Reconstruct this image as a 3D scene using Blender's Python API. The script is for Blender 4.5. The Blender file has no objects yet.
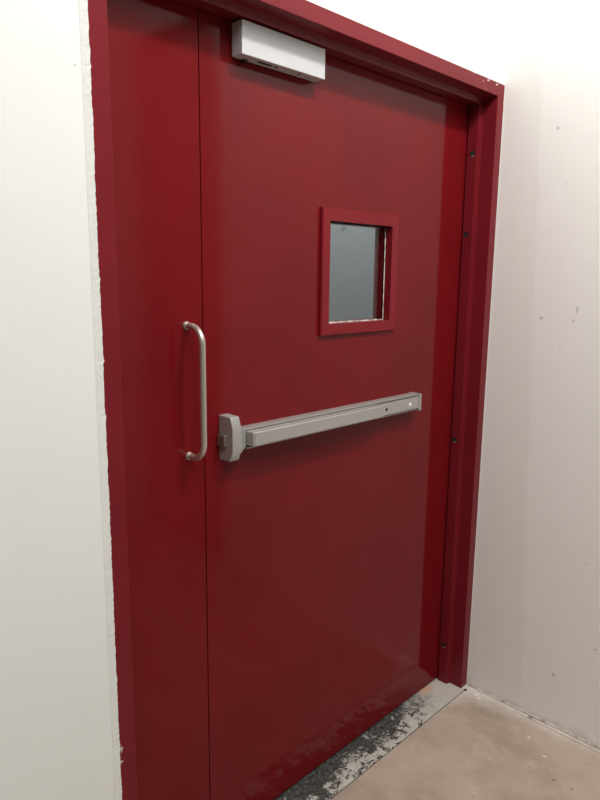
import bpy, bmesh, math, random
from mathutils import Vector, Matrix
random.seed(7)
S = bpy.context.scene
COL = S.collection

# ------------------------------------------------------------------ nodes
class NT:
    def __init__(s, name):
        s.m = bpy.data.materials.new(name); s.m.use_nodes = True
        s.t = s.m.node_tree; s.n = s.t.nodes; s.l = s.t.links
        s.b = s.n['Principled BSDF']
        s.tc = s.n.new('ShaderNodeTexCoord').outputs['Object']
    def put(s, sock, v):
        if isinstance(v, bpy.types.NodeSocket): s.l.new(v, sock)
        else: sock.default_value = v
    def math(s, op, a, b=0.0, c=0.0, clamp=False):
        n = s.n.new('ShaderNodeMath'); n.operation = op; n.use_clamp = clamp
        for i, v in enumerate((a, b, c)): s.put(n.inputs[i], v)
        return n.outputs[0]
    def xyz(s):
        n = s.n.new('ShaderNodeSeparateXYZ'); s.l.new(s.tc, n.inputs[0]); return n.outputs
    def noise(s, scale, detail=4, rough=.55, vec=None, dist=0, color=False):
        n = s.n.new('ShaderNodeTexNoise'); n.inputs['Scale'].default_value = scale
        n.inputs['Detail'].default_value = detail; n.inputs['Roughness'].default_value = rough
        n.inputs['Distortion'].default_value = dist
        s.l.new(vec or s.tc, n.inputs['Vector']); return n.outputs['Color' if color else 'Fac']
    def voro(s, scale, vec=None):
        n = s.n.new('ShaderNodeTexVoronoi'); n.inputs['Scale'].default_value = scale
        s.l.new(vec or s.tc, n.inputs['Vector']); return n.outputs
    def scaled(s, v):
        n = s.n.new('ShaderNodeVectorMath'); n.operation = 'MULTIPLY'; n.inputs[1].default_value = v
        s.l.new(s.tc, n.inputs[0]); return n.outputs[0]
    def step(s, x, a, b):
        n = s.n.new('ShaderNodeMapRange'); n.interpolation_type = 'SMOOTHSTEP'
        s.put(n.inputs['Value'], x); n.inputs['From Min'].default_value = a; n.inputs['From Max'].default_value = b
        return n.outputs['Result']
    def mix(s, f, a, b):
        n = s.n.new('ShaderNodeMix'); n.data_type = 'RGBA'
        s.put(n.inputs['Factor'], f); 
        for sock, v in ((n.inputs['A'], a), (n.inputs['B'], b)):
            s.put(sock, v if isinstance(v, bpy.types.NodeSocket) else (*v, 1))
        return n.outputs['Result']
    def bump(s, h, strength=.2, dist=.01):
        n = s.n.new('ShaderNodeBump'); n.inputs['Strength'].default_value = strength
        n.inputs['Distance'].default_value = dist; s.l.new(h, n.inputs['Height']); s.l.new(n.outputs[0], s.b.inputs['Normal'])
    def spots(s, pts):
        """0..1 mask of little real marks; pts = (centre xyz, radii xyz), ragged by noise"""
        w = s.n.new('ShaderNodeVectorMath'); w.operation = 'MULTIPLY_ADD'
        s.l.new(s.noise(110, 3, color=True), w.inputs[0]); w.inputs[1].default_value = (.012,)*3
        o = s.n.new('ShaderNodeVectorMath'); o.operation = 'SUBTRACT'; s.l.new(s.tc, o.inputs[0]); o.inputs[1].default_value = (.006,)*3
        s.l.new(o.outputs[0], w.inputs[2])
        out = None
        for c, r in pts:
            a = s.n.new('ShaderNodeVectorMath'); a.operation = 'SUBTRACT'; s.l.new(w.outputs[0], a.inputs[0]); a.inputs[1].default_value = c
            d = s.n.new('ShaderNodeVectorMath'); d.operation = 'DIVIDE'; s.l.new(a.outputs[0], d.inputs[0]); d.inputs[1].default_value = r
            l = s.n.new('ShaderNodeVectorMath'); l.operation = 'LENGTH'; s.l.new(d.outputs[0], l.inputs[0])
            v = s.step(l.outputs['Value'], .95, .35)
            out = v if out is None else s.math('MAXIMUM', out, v)
        return out
    def base(s, c, rough=.5, metal=0., spec=None):
        s.put(s.b.inputs['Base Color'], c if isinstance(c, bpy.types.NodeSocket) else (*c, 1))
        s.put(s.b.inputs['Roughness'], rough); s.b.inputs['Metallic'].default_value = metal
        if spec is not None: s.b.inputs['Specular IOR Level'].default_value = spec
        return s

RED = (0.156, 0.0062, 0.0084)
RED2 = (0.138, 0.0055, 0.0076)
def red_paint(name, chips=None, rough=.06, c1=RED, c2=RED2):
    k = NT(name)
    c = k.mix(k.step(k.noise(3.5, 5), .35, .68), c1, c2)
    if chips: c = k.mix(k.math('MULTIPLY', k.spots(chips), .8), c, (.66, .58, .54))
    r = k.math('MULTIPLY_ADD', k.noise(9, 4), .06, rough - .03)
    k.base(c, r, spec=.19)
    k.bump(k.noise(260, 2), .035, .002)
    return k.m

M = {}
M['door'] = red_paint('red_gloss_paint')
M['leaf'] = red_paint('red_gloss_paint_narrow')
M['bead'] = red_paint('red_paint_bead', rough=.3, c1=(.19, .0095, .0145), c2=(.17, .0085, .013))
M['frame'] = red_paint('red_paint_frame', rough=.3, c1=(.176, .0115, .0175), c2=(.156, .010, .0155), chips=[
    ((-.105, 0, 2.136), (.010, .03, .003)), ((-.135, 0, 2.128), (.005, .03, .004)), ((-.05, 0, 2.134), (.009, .03, .004)),
    ((-.118, 0, 2.108), (.0035, .03, .003)), ((-.19, 0, 2.139), (.007, .03, .003)), ((-.26, 0, 2.141), (.006, .03, .003)),
    ((-.0015, 0, 2.09), (.003, .03, .005)), ((-1.466, 0, .50), (.008, .03, .005)), ((-1.462, 0, .53), (.004, .03, .012))])
k = NT('dark_gap'); k.base((.004, .003, .003), .9); M['dark'] = k.m
k = NT('hole_black'); k.base((.006, .004, .004), .8); M['hole'] = k.m

def metal(name, c, rough, aniso=(1, 1, 1), m=.85, streak=.25):
    k = NT(name)
    n = k.noise(60, 4, vec=k.scaled(aniso))
    k.base(k.mix(n, tuple(x*(1-streak) for x in c), tuple(min(1, x*(1+streak*.6)) for x in c)), k.math('MULTIPLY_ADD', n, .15, rough-.07), m)
    return k.m
M['aluminium'] = metal('satin_aluminium', (.48, .46, .44), .42, (1, 12, 12), .55)
M['bracket'] = metal('grey_painted_casting', (.40, .385, .375), .45, (3, 3, 3), .35, .12)
M['latch'] = metal('dull_dark_steel', (.27, .25, .22), .45, (3, 3, 3), .8)
M['steel'] = metal('brushed_stainless_steel', (.60, .545, .48), .34, (8, 8, 1), .72)
M['screw'] = metal('screw_steel_glint', (.7, .68, .65), .25)
k = NT('closer_cover_silver'); k.base(k.mix(k.noise(40, 3), (.50, .505, .51), (.55, .555, .56)), .5, .1); M['closer'] = k.m
k = NT('white_indicator'); k.base((.85, .85, .83), .4); M['white'] = k.m
k = NT('glazing_tape'); k.base(k.mix(k.step(k.noise(70, 3), .45, .62), (.78, .75, .68), (.3, .22, .18)), .8); M['tape'] = k.m
k = NT('glass'); k.base((.93, .96, .97), .03); k.b.inputs['Transmission Weight'].default_value = 1; k.b.inputs['IOR'].default_value = 1.45
lp = k.n.new('ShaderNodeBsdfTransparent'); lp.inputs[0].default_value = (.86, .9, .91, 1)
gl = k.n.new('ShaderNodeBsdfGlossy'); gl.inputs['Roughness'].default_value = .03
mx = k.n.new('ShaderNodeMixShader'); mx.inputs[0].default_value = .06; k.l.new(lp.outputs[0], mx.inputs[1]); k.l.new(gl.outputs[0], mx.inputs[2])
k.l.new(mx.outputs[0], k.n['Material Output'].inputs['Surface']); M['glass'] = k.m

# white walls
def wall_mat(name, c1, c2, marks=(), band=False):
    k = NT(name)
    c = k.mix(k.step(k.noise(1.6, 5), .3, .7), c1, c2)
    if band:   # filled strip of plaster next to the corner, a little greyer than the paint
        x, y, z = k.xyz()
        e = k.math('MULTIPLY_ADD', k.noise(6, 4), .05, k.math('MULTIPLY_ADD', z, -.045, y))
        c = k.mix(k.step(e, -.198, -.186), c, k.mix(.20, c, (.66, .63, .595)))
        # grime low on the wall, next to the floor
        g = k.math('MULTIPLY', k.step(k.math('MULTIPLY_ADD', k.noise(14, 5), .10, z), .085, .035), .55)
        c = k.mix(g, c, (.40, .36, .31))
    if marks: c = k.mix(k.math('MULTIPLY', k.spots(marks), .5), c, (.20, .18, .17))
    k.base(c, .62, spec=.3)
    k.bump(k.math('ADD', k.noise(12, 6), k.math('MULTIPLY', k.noise(120, 3), .15)), .05, .02)
    return k.m
M['wall_left'] = wall_mat('white_wall_paint', (.785, .797, .768), (.77, .783, .752), [((-1.493, 0, 1.885), (.004, .05, .003))])
M['wall_right'] = wall_mat('white_wall_paint_aged', (.86, .845, .815), (.84, .825, .795), [
    ((0, -.188, 1.986), (.05, .006, .007)), ((0, -.228, 1.823), (.05, .003, .004)), ((0, -.182, 1.403), (.05, .008, .007)),
    ((0, -.296, 1.434), (.05, .004, .016)), ((0, -.287, 1.40), (.05, .004, .007)), ((0, -.324, .189), (.05, .007, .008)),
    ((0, -.452, .339), (.05, .010, .005)), ((0, -.25, .27), (.05, .004, .004)), ((0, -.37, .50), (.05, .003, .004)), ((0, -.40, .62), (.05, .003, .003)),
    ((0, -.25, 1.31), (.05, .003, .004))], band=True)
k = NT('grey_room_wall'); k.base(k.mix(k.noise(2.5, 4), (.262, .275, .278), (.285, .30, .302)), .7); M['wall_back'] = k.m
k = NT('grey_brown_timber'); k.base(k.mix(k.noise(8, 4, vec=k.scaled((6, 6, .6))), (.26, .22, .19), (.32, .27, .24)), .5); M['timber'] = k.m
k = NT('plaster'); k.base(k.mix(k.noise(30, 4), (.84, .845, .805), (.79, .795, .755)), .8, spec=.2); k.bump(k.noise(140, 4), .3, .004); M['plaster'] = k.m

# concrete floor
k = NT('raw_concrete')
x, y, z = k.xyz()
c = k.mix(k.step(k.noise(3.2, 6, .6), .38, .62), (.47, .375, .30), (.36, .285, .222))
c = k.mix(k.math('MULTIPLY', k.step(k.noise(11, 6, .65, dist=.6), .52, .70), .55), c, (.52, .43, .35))
c = k.mix(k.math('MULTIPLY', k.step(k.noise(7, 5, .6, vec=k.scaled((1, 1.7, 1))), .58, .74), .35), c, (.30, .25, .20))
# plaster dust swept toward the corner and along the wall
edge = k.math('MULTIPLY_ADD', k.noise(9, 5, .6), .16, k.math('MAXIMUM', k.math('MULTIPLY_ADD', y, .8, k.math('MULTIPLY', x, .35)), k.math('MULTIPLY_ADD', y, .10, x)))
c = k.mix(k.math('MULTIPLY', k.step(edge, -.04, .07), .85), c, (.72, .67, .60))
# paint specks
wv = k.n.new('ShaderNodeVectorMath'); wv.operation = 'MULTIPLY_ADD'; k.l.new(k.noise(60, 3, color=True), wv.inputs[0]); wv.inputs[1].default_value = (.016,)*3; k.l.new(k.tc, wv.inputs[2])
v = k.voro(24, wv.outputs[0]); rr = k.n.new('ShaderNodeSeparateColor'); k.l.new(v['Color'], rr.inputs[0])
sp = k.math('MULTIPLY', k.step(v['Distance'], .10, .04), k.math('GREATER_THAN', rr.outputs[0], .84))
c = k.mix(k.math('MULTIPLY', sp, .8), c, (.72, .69, .63))
v2 = k.voro(19); r2 = k.n.new('ShaderNodeSeparateColor'); k.l.new(v2['Color'], r2.inputs[0])
sp2 = k.math('MULTIPLY', k.step(v2['Distance'], .075, .045), k.math('GREATER_THAN', r2.outputs[1], .84))
c = k.mix(k.math('MULTIPLY', sp2, .7), c, (.12, .09, .07))
# scratch line parallel to the right wall
ln = k.math('ABSOLUTE', k.math('ADD', x, k.math('MULTIPLY_ADD', k.noise(8, 3), .006, .018)))
lm = k.math('MULTIPLY', k.step(ln, .0028, .0012), k.step(k.math('MULTIPLY_ADD', k.noise(16, 3), .1, y), -.12, -.20))
c = k.mix(k.math('MULTIPLY', lm, .7), c, (.14, .11, .09))
c = k.mix(k.math('MULTIPLY', k.spots([((-.030, -.062, 0), (.010, .008, .05)), ((-.046, -.077, 0), (.008, .012, .05)), ((-.115, -.306, 0), (.008, .006, .05)),
    ((-.165, -.384, 0), (.006, .007, .05)), ((-.012, -.246, 0), (.010, .012, .05))]), .85), c, (.80, .77, .71))
c = k.mix(k.math('MULTIPLY', k.spots([((-.245, -.452, 0), (.006, .006, .05)), ((-.240, -.505, 0), (.007, .005, .05)), ((-.012, -.262, 0), (.007, .012, .05))]), .8), c, (.10, .075, .06))
k.base(c, .75, spec=.3)
k.bump(k.math('ADD', k.noise(24, 6, .65), k.math('MULTIPLY', sp, .3)), .25, .006)
M['floor'] = k.m

# worn threshold: light screed with black paint worn through
k = NT('worn_threshold')
x, y, z = k.xyz()
c = k.mix(k.noise(14, 6, .65), (.42, .395, .35), (.62, .585, .525))
bl = k.math('ADD', k.math('MULTIPLY_ADD', y, 3.4, -.12), k.math('MULTIPLY', k.step(x, -.20, -.60), .16))
bl = k.math('ADD', bl, k.math('MULTIPLY_ADD', k.noise(11, 3, .5, dist=1.0), 1.5, -.78))
bl = k.math('ADD', bl, k.math('MULTIPLY_ADD', k.noise(48, 6, .7, dist=1.6), 1.2, -.60))
bl = k.math('MULTIPLY', k.step(bl, .03, .14), k.step(k.math('MULTIPLY_ADD', k.noise(12, 4), .12, x), -.14, -.24))
dk = k.mix(k.step(k.noise(75, 6, .75), .35, .72), (.018, .018, .016), (.13, .128, .118))
greyz = k.math('MULTIPLY', k.step(k.math('MULTIPLY_ADD', k.noise(30, 6, .72), .9, k.math('MULTIPLY', y, 2.2)), .46, .66), k.step(x, -.10, -.20))
c = k.mix(k.math('MULTIPLY', greyz, .65), c, (.20, .197, .19))
isl = k.math('MULTIPLY', k.step(k.noise(16, 5, .6, dist=2.2), .56, .60), k.step(x, -.16, -.28))
c = k.mix(k.math('MULTIPLY', isl, k.step(k.noise(70, 5, .7), .30, .50)), c, (.045, .043, .04))
c = k.mix(bl, c, dk)
# bare orange primer near the hinge jamb
c = k.mix(k.math('MULTIPLY', k.spots([((-.140, .088, .0), (.062, .026, .05))]), .75), c, (.62, .36, .22))
k.base(c, .6, spec=.3); k.bump(k.noise(40, 6, .7), .3, .004)
M['threshold'] = k.m

# ------------------------------------------------------------------ mesh helpers
def obj(name, bm, mat, parent=None, smooth=False, bevel=0, seg=2):
    bmesh.ops.recalc_face_normals(bm, faces=bm.faces[:])
    me = bpy.data.meshes.new(name); bm.to_mesh(me); bm.free()
    me.materials.append(mat)
    o = bpy.data.objects.new(name, me); COL.objects.link(o)
    if smooth:
        for p in me.polygons: p.use_smooth = True
    if bevel:
        b = o.modifiers.new('bevel', 'BEVEL'); b.width = bevel; b.segments = seg; b.limit_method = 'ANGLE'; b.angle_limit = math.radians(35)
        for p in me.polygons: p.use_smooth = True
        w = o.modifiers.new('wn', 'WEIGHTED_NORMAL'); w.keep_sharp = False
    if parent:
        o.parent = parent
        # every mesh is modelled in world coordinates; mesh parents sit at the world origin, Empties at their own place
        o.matrix_parent_inverse = Matrix.Translation(-parent.location)
    return o
def tag(o, label=None, cat=None, group=None, kind=None):
    for a, b in (('label', label), ('category', cat), ('group', group), ('kind', kind)):
        if b: o[a] = b
    return o
def root(name, loc):
    o = bpy.data.objects.new(name, None); COL.objects.link(o); o.location = loc; o.empty_display_size = .1; return o
def box(bm, x0, x1, y0, y1, z0, z1):
    vs = [bm.verts.new((x, y, z)) for x in (x0, x1) for y in (y0, y1) for z in (z0, z1)]
    for f in ((0, 1, 3, 2), (4, 6, 7, 5), (0, 4, 5, 1), (2, 3, 7, 6), (0, 2, 6, 4), (1, 5, 7, 3)):
        bm.faces.new([vs[i] for i in f])
def boxes(*bs):
    bm = bmesh.new()
    for b in bs: box(bm, *b)
    return bm
def loft(rings, closed=False, caps=True):
    bm = bmesh.new(); R = [[bm.verts.new(p) for p in r] for r in rings]
    n = len(R[0]); pairs = list(zip(R, R[1:])) + ([(R[-1], R[0])] if closed else [])
    for a, b in pairs:
        for i in range(n): bm.faces.new((a[i], a[(i+1) % n], b[(i+1) % n], b[i]))
    if caps and not closed:
        bm.faces.new(R[0]); bm.faces.new(R[-1])
    return bm
def tube(path, r, n=20):
    P = [Vector(p) for p in path]; rings = []
    for i, p in enumerate(P):
        t = (P[min(i+1, len(P)-1)] - P[max(i-1, 0)]).normalized()
        a = Vector((1, 0, 0)); b = t.cross(a).normalized()
        rr = r[i] if isinstance(r, (list, tuple)) else r
        rings.append([p + (a*math.cos(2*math.pi*j/n) + b*math.sin(2*math.pi*j/n))*rr for j in range(n)])
    return loft(rings)
def disc(c, axis, r, h, n=20, r2=None):
    """short cylinder / cone frustum: base centre c, along axis"""
    axis = Vector(axis).normalized(); u = axis.orthogonal().normalized(); w = axis.cross(u); c = Vector(c)
    ring = lambda rad, d: [c + axis*d + (u*math.cos(2*math.pi*j/n) + w*math.sin(2*math.pi*j/n))*rad for j in range(n)]
    return loft([ring(r, 0), ring(r if r2 is None else r2, h)])

# ------------------------------------------------------------------ dimensions (metres)
W, H = 1.468, 2.142            # outside of the door frame
FW, ST = .040, .017            # face width, extra height of the stop
YS0, YS1, D = .050, .092, .097 # stop front / back, face of the leaves
LT = .045                      # leaf thickness
SEAM = -1.155

# ------------------------------------------------------------------ room shell
bm = boxes((-5, -W, .004, .165, 0, 4.8), (-W, .12, .004, .165, H, 4.8))
tag(obj('wall_left', bm, M['wall_left']), 'white painted wall around the red doorway', 'wall', kind='structure')
bm = boxes((.0015, .12, -1.27, .004, 0, 4.8), (.0015, .12, -2.05, -1.27, 2.75, 4.8), (.0015, .12, -4.2, -2.05, 0, 4.8))
tag(obj('wall_right', bm, M['wall_right']), 'scuffed off-white wall meeting the hinge side of the red doorway', 'wall', kind='structure')
bm = boxes((.06, .11, -2.05, -1.27, 0, 2.75))
tag(obj('door_2', bm, M['timber']), 'grey brown panel filling the opening further along the off-white wall', 'door', kind='structure')
bm = boxes((-2.6, 4.0, 1.6, 1.7, 0, 4.8))
tag(obj('wall_back', bm, M['wall_back']), 'grey-blue wall seen through the small vision panel', 'wall', kind='structure')
bm = boxes((-5, .12, -4.2, -.0165, -.10, 0), (-5, 4.0, .165, 1.6, -.10, 0), (-5, -W, -.0165, .165, -.10, 0), (-W, .12, -.0165, .165, -.10, -.012), (-.03, .12, -.0165, .165, -.012, 0.0))
tag(obj('floor', bm, M['floor']), 'beige bare concrete floor with dust and paint specks', 'floor', kind='structure')
bm = boxes((-W, -.031, -.0125, .165, -.0119, .0003))
tag(obj('trim_1', bm, M['threshold']), 'worn grey and black threshold strip under the red door', 'threshold', kind='structure')
bm = boxes((-W, -.040, -.0164, -.0126, -.0118, -.004), (-.040, -.031, -.0164, -.0126, -.0118, .0004), (-.042, -.030, -.021, -.0116, .0002, .0008))
tag(obj('trim_2', bm, M['dark']), 'thin dark groove between threshold strip and concrete floor', 'groove', kind='structure')
# skirting fillet of dusty mortar along the right wall: irregular little ramp
bm = bmesh.new(); rings = []; wa = wb = .5
for i in range(161):
    y = -.006 - 2.4*(i/160)**1.4
    wa = .75*wa + .25*random.random(); wb = .75*wb + .25*random.random()
    a = .003 + .010*wa; b = .002 + .009*wb
    rings.append([(.0015, y, 0), (.0015, y, b), (.0015-a*.5, y, b*.4), (.0015-a, y, 0)])
bm.free(); bm = loft(rings)
k = NT('dusty_mortar'); k.base(k.mix(k.step(k.noise(22, 5), .44, .70), (.60, .55, .49), (.26, .22, .185)), .85, spec=.2); M['mortar'] = k.m
tag(obj('baseboard_right', bm, M['mortar'], smooth=True), 'crumbly line of mortar where off-white wall meets floor', 'wall base', kind='structure')

# ragged plaster strips against the frame
def ragged(name, xin, xout, amp, y0, mat, label, z1=H, n=420):
    outer, inner = [], []
    drift = 0
    for i in range(n+1):
        z = z1*i/n; drift = .93*drift + .10*random.uniform(-1, 1)
        j = amp*(drift*1.3 + random.uniform(-.30, .30) + (.9 if random.random() < .03 else 0))
        inner.append((xin + j, z)); outer.append((xout, z))
    bm = bmesh.new(); F = []
    for (a, z), (b, _) in zip(inner, outer):
        F.append([bm.verts.new((b, .0045, z)), bm.verts.new((b, .0034, z)), bm.verts.new((a, y0, z)), bm.verts.new((a, .0002, z))])
    for p, q in zip(F, F[1:]):
        for i in range(3): bm.faces.new((p[i], p[i+1], q[i+1], q[i]))
    tag(obj(name, bm, mat), label, 'plaster edge', kind='structure')
ragged('trim_3', -W+.001, -W-.0125, .0024, -.0022, M['plaster'], 'ragged plaster strip along the left edge of the red frame')
ragged('trim_4', -.0015, .0012, .0018, -.0016, M['plaster'], 'thin ragged plaster line along the right edge of the red frame', z1=H-.01)

# ------------------------------------------------------------------ steel frame
prof = [(0, 0), (FW, 0), (FW, YS0), (FW+ST, YS0+.004), (FW+ST, YS1), (FW, YS1), (FW, .165), (0, .165)]
def station(kind):
    P = []
    for u, y in prof:
        P.append({'lb': (-W+u, y, 0), 'lt': (-W+u, y, H-u), 'rt': (-u, y, H-u), 'rb': (-u, y, 0)}[kind])
    return P
fr_root = obj('door_1', loft([station(s) for s in ('lb', 'lt', 'rt', 'rb')]), M['frame'], bevel=.0016)
tag(fr_root, 'red painted steel door frame with stepped rebate around both leaves', 'door frame', kind='structure')
for yy, z in ((.071, 1.931), (.077, 1.671), (.077, .957), (.075, .154)):
    xs = -FW-ST
    h = obj('screw_hole', disc((xs+.002, yy, z), (-1, 0, 0), .0102, .0026, 20), M['hole'], fr_root)  # flat black disc paints the shade inside a fixing hole
    h['label'] = 'fixing hole with its inner shade painted black'
    # glint on the countersink's lower metal lip, drawn as a bright arc
    bm = bmesh.new(); A = []
    for j in range(9):
        a = math.radians(-150 + 95*j/8)
        A.append([bm.verts.new((xs-.0009, yy+math.cos(a)*r*1., z+math.sin(a)*r)) for r in (.0062, .0102)])
    for p, q in zip(A, A[1:]): bm.faces.new((p[0], p[1], q[1], q[0]))
    g = obj('hole_rim_glint', bm, M['screw'] if z < 1.2 or z > 1.8 else M['frame'], h)
    if z < 1.2 or z > 1.8: g['label'] = 'painted glint on the metal lip'

# ------------------------------------------------------------------ main leaf
d1 = root('fire_door_leaf', (-.6, D+LT/2, .0075))
tag(d1, 'wide red door leaf carrying the silver push bar, door closer and small window', 'door', kind='thing')
ZB, ZT = .0075, H-FW-.006
XL, XR = SEAM+.0012, -FW-.004
wx0, wx1, wz0, wz1 = -.733, -.456, 1.3985, 1.6770      # clear opening
bm = bmesh.new()
def panel_with_hole(bm, x0, x1, z0, z1, hx0, hx1, hz0, hz1, y0, y1):
    o = [(x0, z0), (x1, z0), (x1, z1), (x0, z1)]; i = [(hx0, hz0), (hx1, hz0), (hx1, hz1), (hx0, hz1)]
    V = {}
    for n_, pts in (('o', o), ('i', i)):
        for yv in (y0, y1): V[n_, yv] = [bm.verts.new((p[0], yv, p[1])) for p in pts]
    for j in range(4):
        q = (j+1) % 4
        for yv in (y0, y1): bm.faces.new((V['o', yv][j], V['o', yv][q], V['i', yv][q], V['i', yv][j]))
        for n_ in 'oi': bm.faces.new((V[n_, y0][j], V[n_, y0][q], V[n_, y1][q], V[n_, y1][j]))
panel_with_hole(bm, XL, XR, ZB, ZT, wx0, wx1, wz0, wz1, D, D+LT)
obj('leaf_panel', bm, M['door'], d1, bevel=.0015)

# vision panel: front bead, rear bead, glass, tape
YF = .086
def bead(x0, x1, z0, z1, y0, y1, ch):
    rings = []
    for (dx, yv) in ((0, y1), (0, y0+ch), (ch, y0)):
        rings.append([(x0+dx, yv, z0+dx), (x1-dx, yv, z0+dx), (x1-dx, yv, z1-dx), (x0+dx, yv, z1-dx)])
    for yv in (y0, .1085):
        e = .0010; rings.append([(wx0+e, yv, wz0+e), (wx1-e, yv, wz0+e), (wx1-e, yv, wz1-e), (wx0+e, yv, wz1-e)])
    return rings
vp = obj('vision_panel_frame', loft(bead(-.7625, -.4265, 1.3665, 1.7090, YF, D, .003), caps=False), M['bead'], d1)
# rear bead mirrored on the far face
rb = []
for (dx, yv) in ((0, D+LT), (0, D+LT+.007)):
    rb.append([(wx0-.03+dx, yv, wz0-.03), (wx1+.03, yv, wz0-.03), (wx1+.03, yv, wz1+.03), (wx0-.03, yv, wz1+.03)])
for yv in (D+LT+.007, .1156):
    rb.append([(wx0+.004, yv, wz0+.004), (wx1-.004, yv, wz0+.004), (wx1-.004, yv, wz1-.004), (wx0+.004, yv, wz1-.004)])
obj('rear_bead', loft(rb, caps=False), M['bead'], vp)
gp = obj('glass_pane', boxes((wx0+.0005, wx1-.0005, .1110, .1150, wz0+.0005, wz1-.0005)), M['glass'], vp); gp['label'] = 'clear grey glass pane'
# uneven pale glazing tape round the glass
bm = bmesh.new()
def strip(pts_a, pts_b):
    a = [bm.verts.new(p) for p in pts_a]; b = [bm.verts.new(p) for p in pts_b]
    for i in range(len(a)-1): bm.faces.new((a[i], a[i+1], b[i+1], b[i]))
n = 40; jit = [random.uniform(-.0008, .001) for _ in range(n+1)]
zs = [wz0+.002+(wz1-wz0-.004)*i/n for i in range(n+1)]
strip([(wx1-.0008, .1103, z) for z in zs], [(wx1-.0042-j-(.003 if i > n-4 else 0), .1103, z) for i, (z, j) in enumerate(zip(zs, jit))])
xs_ = [wx0+.002+(wx1-wx0-.004)*i/n for i in range(n+1)]
strip([(x_, .1103, wz0+.0008) for x_ in xs_], [(x_, .1103, wz0+.0040+j) for x_, j in zip(xs_, jit)])
t = obj('glazing_tape', bm, M['tape'], vp); t['label'] = 'pale uneven glazing tape edge'
bm = bmesh.new()
strip([(wx0+.001, .1102, wz1-.0008), (wx1-.001, .1102, wz1-.0008)], [(wx0+.001, .1102, wz1-.006), (wx1-.001, .1102, wz1-.0045)])
t = obj('gasket', bm, M['dark'], vp); t['label'] = 'dark gasket along the top of the glass'
bm = bmesh.new()
strip([(-.660, .1104, 1.6555), (-.640, .1104, 1.668)], [(-.657, .1104, 1.6515), (-.637, .1104, 1.6665)])
t = obj('smudge', bm, M['latch'], vp); t['label'] = 'dark tick-shaped mark on the glass'

# door closer
cl = root('door_closer', (-.93, D, 2.01)); cl.parent = d1; cl.matrix_parent_inverse = Matrix.Translation(-d1.location)
cl['label'] = 'silver box-shaped door closer'
def child_of(name, bm, mat, par, **kw):
    o = obj(name, bm, mat, None, **kw); o.parent = par; o.matrix_parent_inverse = Matrix.Translation(-par.location); return o
cx0, cx1, cy0, cz0, cz1 = -1.066, -.795, .0575, 2.0095, 2.0805
child_of('cover', boxes((cx0, cx1, cy0, .0935, cz0, cz1)), M['closer'], cl, bevel=.0018)
child_of('mounting_plate', boxes((cx0+.004, cx1-.006, .0936, D-.0002, cz0+.004, cz1-.001)), M['bracket'], cl, bevel=.0008)
child_of('spindle_slot', boxes((-1.003, -.962, .070, .078, cz0-.0006, cz0+.002)), M['hole'], cl)['label'] = 'dark slot under the closer'
child_of('adjusting_screw', disc((-.947, .074, cz0+.001), (0, 0, -1), .004, .0018, 14), M['hole'], cl)
child_of('adjusting_screw', disc((-.872, .072, cz0+.001), (0, 0, -1), .004, .0018, 14), M['hole'], cl)
child_of('fixing_lug', boxes((-1.040, -1.028, .082, .094, cz0-.005, cz0+.002)), M['hole'], cl, bevel=.001)['label'] = 'dark lug under the closer'

# panic bar
pb = root('panic_bar', (-.70, D, 1.105)); pb.parent = d1; pb.matrix_parent_inverse = Matrix.Translation(-d1.location)
pb['label'] = 'silver panic push bar'
# head casting: profile in (y,z), front bulges at mid height
bx0, bx1 = -1.111, -1.083
pf = [(D-.0002, 1.085), (.0565, 1.086), (.046, 1.110), (.0455, 1.168), (.055, 1.195), (D-.0002, 1.196)]
child_of('end_bracket', loft([[(bx0, y_, z_) for y_, z_ in pf], [(bx1, y_, z_) for y_, z_ in pf]]), M['bracket'], pb, bevel=.0014)
# neck, tapering from the casting to the rail
nk0 = [(D-.0003, 1.104), (.048, 1.104), (.048, 1.170), (D-.0003, 1.170)]
nk1 = [(D-.0003, 1.112), (.0615, 1.113), (.0615, 1.158), (D-.0003, 1.158)]
nk2 = [(D-.0003, 1.113), (.066, 1.114), (.066, 1.157), (D-.0003, 1.157)]
child_of('bracket_neck', loft([[(x_, *p) for p in nn] for x_, nn in ((bx1+.0002, nk0), (-1.056, nk1), (-1.051, nk2))]), M['bracket'], pb, bevel=.001)
lt = child_of('latch_bolt', loft([[(x_, y_, z_) for y_, z_ in ((.063, 1.121), (.092, 1.119), (.092, 1.151), (.063, 1.151))] if i == 0 else
      [(x_, y_, z_) for y_, z_ in ((.068, 1.123), (.094, 1.121), (.094, 1.149), (.068, 1.149))] for i, x_ in enumerate((bx0+.001, bx0-.009))]), M['latch'], pb, bevel=.0012)
lt['label'] = 'dark steel latch bolt'
# rail channel: C profile open to the front
cp = [(D-.0003, 1.1065), (.062, 1.1065), (.062, 1.1100), (.086, 1.1100), (.086, 1.1530), (.066, 1.1530), (.066, 1.1572), (D-.0003, 1.1572)]
child_of('rail_channel', loft([[(x_, y_, z_) for y_, z_ in cp] for x_ in (-1.0508, -.315)]), M['aluminium'], pb, bevel=.0006)
child_of('channel_shade_strip', boxes((-1.050, -.532, .0842, .0859, 1.1105, 1.1525)), M['dark'], pb)['label'] = 'dark strip painted as shade behind the push pad'  # near-black strip puts the channel's shade into colour
pp = [(.083, 1.1155), (.0415, 1.1150), (.0395, 1.1170), (.0395, 1.1490), (.0425, 1.1512), (.0560, 1.1512), (.0585, 1.1490), (.064, 1.1490), (.0655, 1.1505), (.083, 1.1505)]
child_of('push_pad', loft([[(x_, y_, z_) for y_, z_ in pp] for x_ in (-1.045, -.5285)]), M['aluminium'], pb, bevel=.0008)
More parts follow.
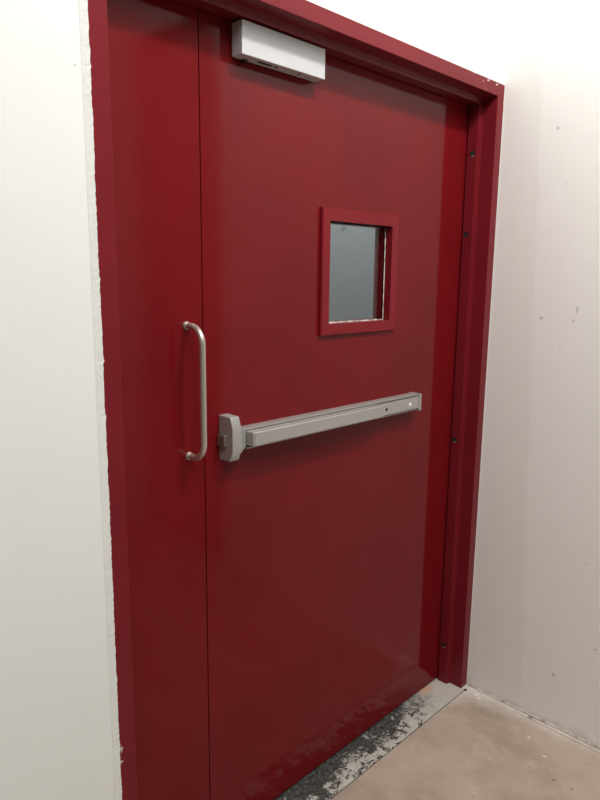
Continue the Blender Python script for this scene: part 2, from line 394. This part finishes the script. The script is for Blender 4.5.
child_of('pad_end_cap', loft([[(x_, y_+(.0012 if y_ < .05 else 0), z_) for y_, z_ in pp] for x_ in (-1.0495, -1.0452)]), M['bracket'], pb, bevel=.0006)
cv = child_of('cover_plate', boxes((-.528, -.323, .056, .0840, 1.1135, 1.1495)), M['aluminium'], pb, bevel=.0006)
child_of('end_cap', loft([[(x_, y_, z_) for y_, z_ in q] for x_, q in (
    (-.3225, [(D-.0003, 1.104), (.054, 1.104), (.054, 1.1592), (D-.0003, 1.1592)]), (-.313, [(D-.0003, 1.104), (.0535, 1.104), (.0535, 1.1592), (D-.0003, 1.1592)]),
    (-.306, [(D-.0003, 1.108), (.060, 1.108), (.060, 1.156), (D-.0003, 1.156)]))]), M['bracket'], pb, bevel=.0012)
child_of('dogging_hole', disc((-.494, .0562, 1.1305), (0, -1, 0), .0055, .0008, 16), M['hole'], pb)['label'] = 'black hex hole in the cover plate'
child_of('hole_rim_glint', disc((-.4905, .0558, 1.1275), (0, -1, 0), .0018, .0009, 10), M['screw'], pb)  # tiny bright disc drawn as a glint on the hole edge
child_of('indicator_dot', disc((-.372, .0562, 1.1315), (0, -1, 0), .0062, .0008, 16), M['white'], pb)['label'] = 'white round indicator'

# ------------------------------------------------------------------ narrow leaf
d2 = root('fixed_door_leaf', (-1.29, D+LT/2, .0075))
tag(d2, 'narrow plain red door leaf carrying only the steel D-shaped pull handle', 'door', kind='thing')
bm = boxes((-W+FW+.004, SEAM-.0012, D, D+LT, ZB, ZT))
obj('leaf_panel', bm, M['leaf'], d2, bevel=.0015)
obj('rebate_lip', boxes((SEAM-.02, SEAM+.02, D+LT+.0004, D+LT+.006, ZB, ZT)), M['leaf'], d2)['label'] = 'rebate strip closing the gap between the leaves'
ph = root('pull_handle', (-1.205, D, 1.265)); ph.parent = d2; ph.matrix_parent_inverse = Matrix.Translation(-d2.location)
ph['label'] = 'brushed steel D-shaped pull handle'
hx, yo, zt_, zb_, br = -1.2020, .038, 1.4155, 1.1104, .040
path = [(hx, D-.0005, zt_), (hx, yo+br+.008, zt_)]
path += [(hx, yo+br-br*math.sin(a), zt_-br+br*math.cos(a)) for a in [math.pi/2*i/14 for i in range(15)]]
path += [(hx, yo, zt_-br-.06*i) for i in range(1, 3)] + [(hx, yo, zb_+br+.06*i) for i in (1,)]
path += [(hx, yo+br-br*math.cos(a), zb_+br-br*math.sin(a)) for a in [math.pi/2*i/14 for i in range(15)]]
path += [(hx, yo+br+.008, zb_), (hx, D-.0005, zb_)]
child_of('grip', tube(path, .0072, 24), M['steel'], ph, smooth=True)
for z in (zt_, zb_):
    child_of('rose', disc((hx, D-.0002, z), (0, -1, 0), .0105, .006, 24, .0090), M['steel'], ph, bevel=.0008)

# ------------------------------------------------------------------ light
def area(name, loc, size, power, col=(1, 1, 1), target=None, sy=None):
    L = bpy.data.lights.new(name, 'AREA'); L.energy = power; L.color = col; L.size = size
    if sy: L.shape = 'RECTANGLE'; L.size_y = sy
    o = bpy.data.objects.new(name, L); COL.objects.link(o); o.location = loc
    d = (Vector(target) - Vector(loc)) if target else Vector((0, 0, -1))
    o.rotation_euler = d.to_track_quat('-Z', 'Y').to_euler(); return o
area('ceiling_and_fill_lamp', (-.78, -1.25, 3.42), .34, 38, (1, .985, .96), (-.75, 0, 2.0), .16)
area('ceiling_and_fill_lamp', (-2.05, -2.1, 3.85), 1.3, 64, (1, .985, .96), (-.4, -.3, 1.9))  # unseen fill lamp, added to lift the right wall
area('corridor_fill_light', (1.2, .75, 2.9), .5, 26, (.98, .99, 1), (1.2, 1.6, 1.4))  # unseen lamp, added to brighten the wall behind the glass

w = bpy.data.worlds.new('room_light'); S.world = w; w.use_nodes = True
nt = w.node_tree; bg = nt.nodes['Background']
tc = nt.nodes.new('ShaderNodeTexCoord'); sx = nt.nodes.new('ShaderNodeSeparateXYZ'); nt.links.new(tc.outputs['Generated'], sx.inputs[0])
mr = nt.nodes.new('ShaderNodeMapRange'); mr.inputs['From Min'].default_value = -.3; mr.inputs['From Max'].default_value = .9
mr.inputs['To Min'].default_value = .035; mr.inputs['To Max'].default_value = .33
nt.links.new(sx.outputs['Z'], mr.inputs['Value']); nt.links.new(mr.outputs[0], bg.inputs['Strength'])
bg.inputs['Color'].default_value = (1, .97, .93, 1)

# ------------------------------------------------------------------ camera (solved from the vanishing points of the door)
cam = bpy.data.cameras.new('camera'); co = bpy.data.objects.new('camera', cam); COL.objects.link(co); S.camera = co
yaw, pit, rol = .7958, .1858, .0118
fwd = Vector((math.sin(yaw)*math.cos(pit), math.cos(yaw)*math.cos(pit), -math.sin(pit)))
r = fwd.cross(Vector((0, 0, 1))).normalized(); u = r.cross(fwd)
r2 = r*math.cos(rol) + u*math.sin(rol); u2 = -r*math.sin(rol) + u*math.cos(rol)
co.matrix_world = Matrix(((r2.x, u2.x, -fwd.x, -2.1008), (r2.y, u2.y, -fwd.y, -1.1471), (r2.z, u2.z, -fwd.z, 1.5315), (0, 0, 0, 1)))
cam.sensor_fit = 'VERTICAL'; cam.sensor_height = 36; cam.lens = 665.4*36/800; cam.clip_start = .02

S.view_settings.view_transform = 'Standard'
S.view_settings.look = 'None'
S.view_settings.exposure = 0
